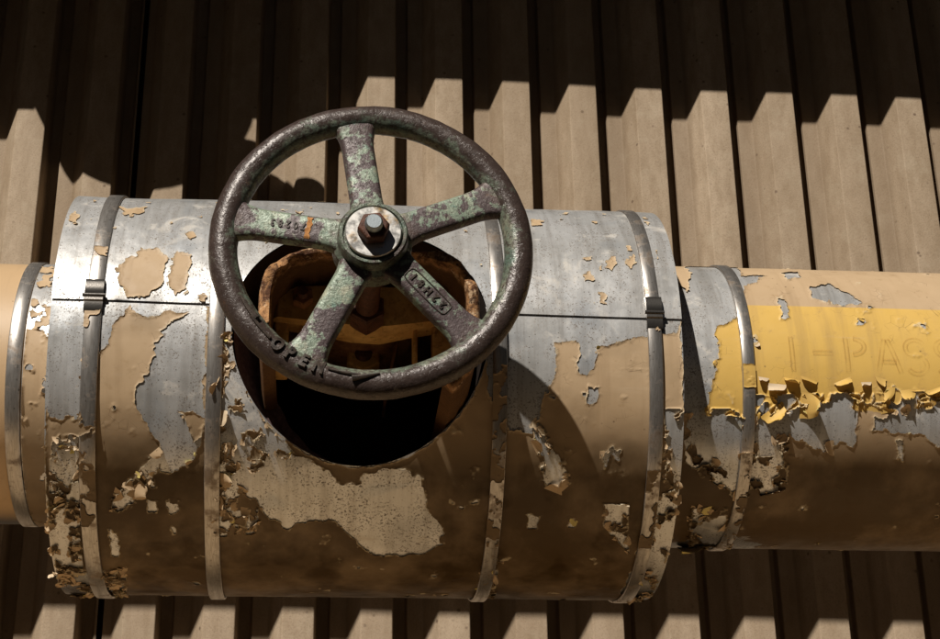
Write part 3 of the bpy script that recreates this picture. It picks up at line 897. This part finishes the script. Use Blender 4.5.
# ---------------------------------------------------------------- gate valve inside the jacket
gv = empty('gate_valve', (0, 0, -.18), 'rusty gate valve seen through the round opening of the jacket', 'valve')
def vl(o): o.matrix_parent_inverse = Matrix.Translation((0, 0, .18)); return o
def oval(rx, rz, n=64, p=2.6):
    return [(rx * math.copysign(abs(math.cos(2 * PI * i / n)) ** (2 / p), math.cos(2 * PI * i / n)), rz * math.copysign(abs(math.sin(2 * PI * i / n)) ** (2 / p), math.sin(2 * PI * i / n))) for i in range(n)]
def shift(pts, dx, dz): return [(x + dx, z + dz) for x, z in pts]
hexa = lambda r, rot=0: [(r * math.cos(PI / 3 * i + rot), r * math.sin(PI / 3 * i + rot)) for i in range(6)]
m = MB(); m.lathe([(0, .04), (.12, .04), (.12, .0), (.09, -.03), (.05, -.06), (.05, -.12), (0, -.12)], 64); vl(m.build('body', M['darkrust'], gv, sharp=40))
# arched hood of the yoke: its top and left end are sunlit, drawn deep to shade everything below
k = NT('flaking_orange_rust')
cc = k.mix(k.ramp(k.noise(34, 6, .72, dist=.6), .40, .60), (.09, .035, .014), (.50, .26, .11))
cc = k.mix(k.ramp(k.noise(80, 4, .7), .55, .66, 0, .8), cc, (.66, .46, .28))
cc = k.mix(k.ramp(k.noise(150, 4, .7), .54, .66, 0, .8), cc, (.045, .02, .01))
cc = k.mix(k.ramp(k.axis(1), -.392, -.375), cc, k.mix(k.noise(40, 5), (.055, .022, .008), (.17, .08, .025)))  # behind the lip the rust is painted dark, as inner shade
k.bump(k.noise(120, 5, .7), .9, .004)
ORANGE = k.done(cc, .75, .05, .3)
m = MB(); n = 90; V = []; Fs = []
prof = ((1.0, -.10), (1.0, -.392), (.985, -.400), (.95, -.404), (.90, -.402), (.885, -.392), (.88, -.10))
for j, (q, y) in enumerate(prof):
    for kk in range(n + 1):
        a = math.radians(-52 + 256 * kk / n)
        ca_, sa_ = math.cos(a), math.sin(a)
        lump = 1 + .10 * math.exp(-((math.degrees(a) - 58) / 9) ** 2) * (q > .9) + .016 * math.sin(kk * .8) + .012 * math.sin(kk * 1.9 + 1) * (.4 + (j % 2))
        V.append((.147 * q * math.copysign(abs(ca_) ** .60, ca_) + .002, y + .004 * math.sin(kk * .5), -.024 + (.088 if sa_ > 0 else .13) * q * lump * math.copysign(abs(sa_) ** .62, sa_)))
for j in range(len(prof) - 1):
    for kk in range(n): Fs.append((j * (n + 1) + kk, j * (n + 1) + kk + 1, (j + 1) * (n + 1) + kk + 1, (j + 1) * (n + 1) + kk))
Fs += [tuple(j * (n + 1) for j in range(len(prof))), tuple(j * (n + 1) + n for j in range(len(prof)))]
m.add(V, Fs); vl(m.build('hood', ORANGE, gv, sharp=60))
# bridge that carries the stem
bt = [(-.132, .045), (-.132, -.004), (-.10, -.008), (-.06, -.014), (-.02, -.022), (.02, -.024), (.06, -.014), (.10, -.006), (.132, -.004), (.132, .045), (.06, .052), (-.06, .052)]
m = MB(); m.prism(list(reversed(bt)), -.315, -.275, .011); vl(m.build('bridge', M['ochre'], gv, sharp=30))
m = MB(); m.prism(hexa(.026, PI / 6), -.350, -.310, .003); vl(m.build('gland_nut', M['nut'], gv, sharp=30))
for sx, w_, z0, z1 in ((-.116, .020, -.078, .0), (-.082, .018, -.072, .0), (.112, .040, -.072, .0), (.068, .006, -.070, .0)):
    m = MB(); m.box((sx, -.285, (z0 + z1) / 2), (w_, .035, z1 - z0)); vl(m.build('yoke_arm', M['ochre'], gv, bevel=.003, sharp=30))
m = MB(); m.prism(hexa(.027, PI / 6), -.185, -.155, .003); vl(m.build('nut', M['ochre'], gv, sharp=30))
m = MB(); m.lathe([(0, -.196), (.010, -.196), (.0125, -.192), (.0125, -.03)], 24); vl(m.build('stud', M['nut'], gv, sharp=40))
for bx in (-.088, -.045, .088):
    m = MB(); m.prism(shift(hexa(.0155, .4 + bx * 9), bx, .024), -.331, -.312, .002); nb = vl(m.build('nut', M['rust'], gv, sharp=30))
    m = MB(); m.lathe([(0, -.344), (.0065, -.344), (.008, -.341), (.008, -.325)], 16, c=(bx, 0, .024)); vl(m.build('stud', M['nut'], gv, sharp=40))
m = MB(); m.lathe([(.0, -.245), (.035, -.243), (.058, -.232), (.070, -.212), (.074, -.18), (.078, -.14), (.10, -.125), (.105, -.10), (.105, -.05)], 64, c=(0, 0, .045), sz=.62)
vl(m.build('bonnet', M['rust'], gv, sharp=60))
m = MB(); m.box((.045, -.17, -.02), (.004, .10, .09), Matrix.Rotation(.2, 4, 'Y')); vl(m.build('rib', M['rust'], gv))
m = MB(); m.box((-.03, -.14, .03), (.16, .04, .05)); vl(m.build('bonnet_flange', M['rust'], gv, bevel=.004))
m = MB(); m.lathe([(.0, -.31), (.016, -.31), (.016, -.50), (.0110, -.51), (.0110, -.585), (.0, -.585)], 32)
stem = vl(m.build('stem', M['nut'], gv, sharp=40))
m = MB(); m.lathe([(0, -.584), (.0112, -.584), (.0112, -.597), (.0090, -.600), (0, -.600)], 32)
o = m.build('stem_end', M['bolt'], stem, sharp=40); o.matrix_parent_inverse = Matrix.Translation((0, 0, 0))

# ---------------------------------------------------------------- handwheel
hw = empty('handwheel', (0, -.5264, 0), 'mottled green and brown cast iron handwheel with five spokes, marked OPEN on its rim', 'handwheel')
R0, RT_ = .1862, .0184
def rimY(rad): return -math.sqrt(max(RT_ ** 2 - (rad - R0) ** 2, 0))
V = []; Fs = []; na, nb = 300, 48
aa, bb = np.meshgrid(np.linspace(0, 2 * PI, na, endpoint=False), np.linspace(0, 2 * PI, nb, endpoint=False), indexing='ij')
dr = .0007 * fbm(aa * R0 * 1000 + 900, bb * RT_ * 1000, 22, 15, 4) * np.sin(aa / 2) ** .2
rt = RT_ + dr
V = np.stack([(R0 + rt * np.cos(bb)) * np.cos(aa), rt * np.sin(bb), (R0 + rt * np.cos(bb)) * np.sin(aa)], -1).reshape(-1, 3)
ii = np.arange(na * nb).reshape(na, nb)
i2 = np.roll(ii, -1, 0)
Q = np.stack([ii, i2, np.roll(i2, -1, 1), np.roll(ii, -1, 1)], -1).reshape(-1, 4)
rim = link('rim', np_mesh('rim', V, Q), M['rim'], hw)

HUBF = -.030
def spoke(ang):
    n = 26; c = 20; V = []; Fs = []
    ca, sa = math.cos(ang), math.sin(ang)
    ss = [.026 + (.187 - .026) * (i / n) for i in range(n + 1)]
    for s in ss:
        hwid = .0212 + .019 * max(0, (s - .138) / .049) ** 2.2 + .012 * max(0, (.062 - s) / .036) ** 2
        th = .0105
        f = min(1, max(0, (s - .035) / .14)); f = f * f * (3 - 2 * f)
        yo = HUBF * .40 * (1 - f) - .003
        for k_ in range(c):
            t = 2 * PI * k_ / c
            a = math.copysign(abs(math.cos(t)) ** .45, math.cos(t)) * hwid
            b = math.copysign(abs(math.sin(t)) ** .6, math.sin(t)) * th
            if b < 0: a *= .93
            V.append((s * ca - a * sa, yo + b, s * sa + a * ca))
    for i in range(n):
        for k_ in range(c): Fs.append((i * c + k_, i * c + (k_ + 1) % c, (i + 1) * c + (k_ + 1) % c, (i + 1) * c + k_))
    Fs += [tuple(range(c)), tuple(range(n * c, n * c + c))]
    m = MB(); m.add(V, Fs)
    o = m.build('spoke', M['spoke'], hw, sharp=60)
    sb = o.modifiers.new('smooth', 'SUBSURF'); sb.levels = 1; sb.render_levels = 2
    return o
SP = {a: spoke(math.radians(a)) for a in (98, 169.5, 242.5, 315.5, 25)}
def spoke_y(s):
    f = min(1, max(0, (s - .035) / .14)); f = f * f * (3 - 2 * f)
    return HUBF * .40 * (1 - f) - .003 - .0105

m = MB(); m.lathe([(.0, .016), (.044, .016), (.050, .010), (.050, -.018), (.0445, -.025), (.0435, -.040), (.0415, -.0425), (.0380, -.0425), (.0370, -.039), (0, -.039)], 72)
hub = m.build('hub', M['rim'], hw, sharp=30)
k = NT('worn_bright_washer')
cc = k.mix(k.ramp(k.noise(24, 4, .6), .53, .66), (.60, .58, .55), (.42, .26, .10))
M['washer'] = k.done(cc, k.ramp(k.noise(120, 4), .3, .7, .25, .5), .75, .5)
m = MB(); m.lathe([(.010, -.040), (.0340, -.040), (.0350, -.0412), (.0350, -.0445), (.0340, -.046), (.010, -.046)], 64); m.build('washer', M['washer'], hw, sharp=30)
m = MB(); m.prism(hexa(.0205, .15), -.063, -.047, .0025); o = m.build('nut', M['nut'], hw, bevel=.0015, sharp=30)

# raised letters, made from the built-in font
def glyph(ch, size, bold=.05):
    cu = bpy.data.curves.new('glyph', 'FONT'); cu.body = ch; cu.size = size; cu.align_x = 'CENTER'
    cu.offset = bold * size; cu.extrude = .5; cu.resolution_u = 3
    o = bpy.data.objects.new('glyph', cu); COL.objects.link(o)
    dg = bpy.context.evaluated_depsgraph_get()
    me = bpy.data.meshes.new_from_object(o.evaluated_get(dg))
    V = [v.co.copy() for v in me.vertices]; Fs = [tuple(p.vertices) for p in me.polygons]
    bpy.data.objects.remove(o); bpy.data.curves.remove(cu); bpy.data.meshes.remove(me)
    return V, Fs
def emboss(mb_, ch, size, fn, sx=1.0, bold=.05):
    V, Fs = glyph(ch, size, bold)
    mb_.add([fn(v.x * sx, v.y - size * .36, v.z > 0) for v in V], Fs)
mb = MB()
RCL = .1815; HGT = .0032
for ch, a in zip('OPEN', (231.6, 237.6, 243.6, 249.8)):
    def fn(u, v, top, a=math.radians(a)):
        rad = RCL - v; ph = a + u / RCL
        return Vector((rad * math.cos(ph), rimY(rad) - (HGT if top else -.002), rad * math.sin(ph)))
    emboss(mb, ch, .0230, fn, .80, .05)
def rim_pt(a, rad): return Vector((rad * math.cos(math.radians(a)), rimY(rad) - .0014, rad * math.sin(math.radians(a))))
def bar(a0, r0, a1, r1, ra, rb):
    mb.tube([rim_pt(a0 + (a1 - a0) * i / 8, r0 + (r1 - r0) * i / 8) for i in range(9)], [ra + (rb - ra) * i / 8 for i in range(9)], 8)
bar(228, .1825, 216, .1805, .0020, .0024); bar(218, .1775, 206, .1790, .0050, .0012)
bar(253.5, .1815, 266, .1815, .0014, .0024); bar(263, .187, 273.5, .1785, .0042, .0010)
M['letter'] = m_rust('dark_letter_iron', (.022, .015, .012), (.075, .055, .042), 90, .45, .3)
mb.build('lettering', M['letter'], rim, sharp=40)

def spoke_text(txt, ang, s0, s1, size, parent, up, h=.0012, box=False):
    """characters from s0 to s1 along the spoke, letter tops toward `up` (+1 = counter-clockwise side)"""
    a = math.radians(ang); ca, sa = math.cos(a), math.sin(a); m_ = MB()
    dirn = 1 if s1 > s0 else -1
    for i, ch in enumerate(txt):
        sc = s0 + (s1 - s0) * i / (len(txt) - 1)
        def fn(u, v, top):
            s = sc + u * dirn; t = v * up
            return Vector((s * ca - t * sa, spoke_y(s) - (h if top else -.002), s * sa + t * ca))
        emboss(m_, ch, size, fn, .85, .03)
    if box:
        lo_, hi_ = min(s0, s1) - .010, max(s0, s1) + .010; hh = .0095
        ring = []
        for i in range(25):
            t = i / 24 * 2 * PI; x = math.copysign(abs(math.cos(t)) ** .35, math.cos(t)); z = math.copysign(abs(math.sin(t)) ** .35, math.sin(t))
            s = (lo_ + hi_) / 2 + x * (hi_ - lo_) / 2; q = z * hh
            ring.append(Vector((s * ca - q * sa, spoke_y(s) + .0001, s * sa + q * ca)))
        m_.tube(ring, .0009, 8, cap=False)
    m_.build('lettering', M['letter'], parent, sharp=40)
spoke_text('70283', 169.5, .088, .127, .0135, SP[169.5], 1)
spoke_text('22H81', 315.5, .122, .072, .0145, SP[315.5], -1, box=True)

# old orange rust run across the left spoke
a = math.radians(169.5); m = MB(); V = []; Fs = []
for i in range(13):
    t = -.0165 + .033 * i / 12
    for g in (-1, 1):
        s = .0815 + g * (.0032 + .0009 * math.sin(i * 1.9)) + .0006 * math.sin(i)
        V.append((s * math.cos(a) - t * math.sin(a), spoke_y(s) - .0006 + (.004 if i in (0, 12) else 0), s * math.sin(a) + t * math.cos(a)))
for i in range(12): Fs.append((2 * i, 2 * i + 1, 2 * i + 3, 2 * i + 2))
m.add(V, Fs); m.build('rust_streak', m_rust('orange_rust', (.36, .14, .04), (.60, .30, .10), 90), SP[169.5], sharp=80)

# ---------------------------------------------------------------- render settings
scene.render.engine = 'CYCLES'
scene.cycles.use_denoising = True
scene.cycles.max_bounces = 8
scene.view_settings.view_transform = 'Standard'; scene.view_settings.look = 'None'
scene.view_settings.exposure = 0; scene.view_settings.gamma = 1
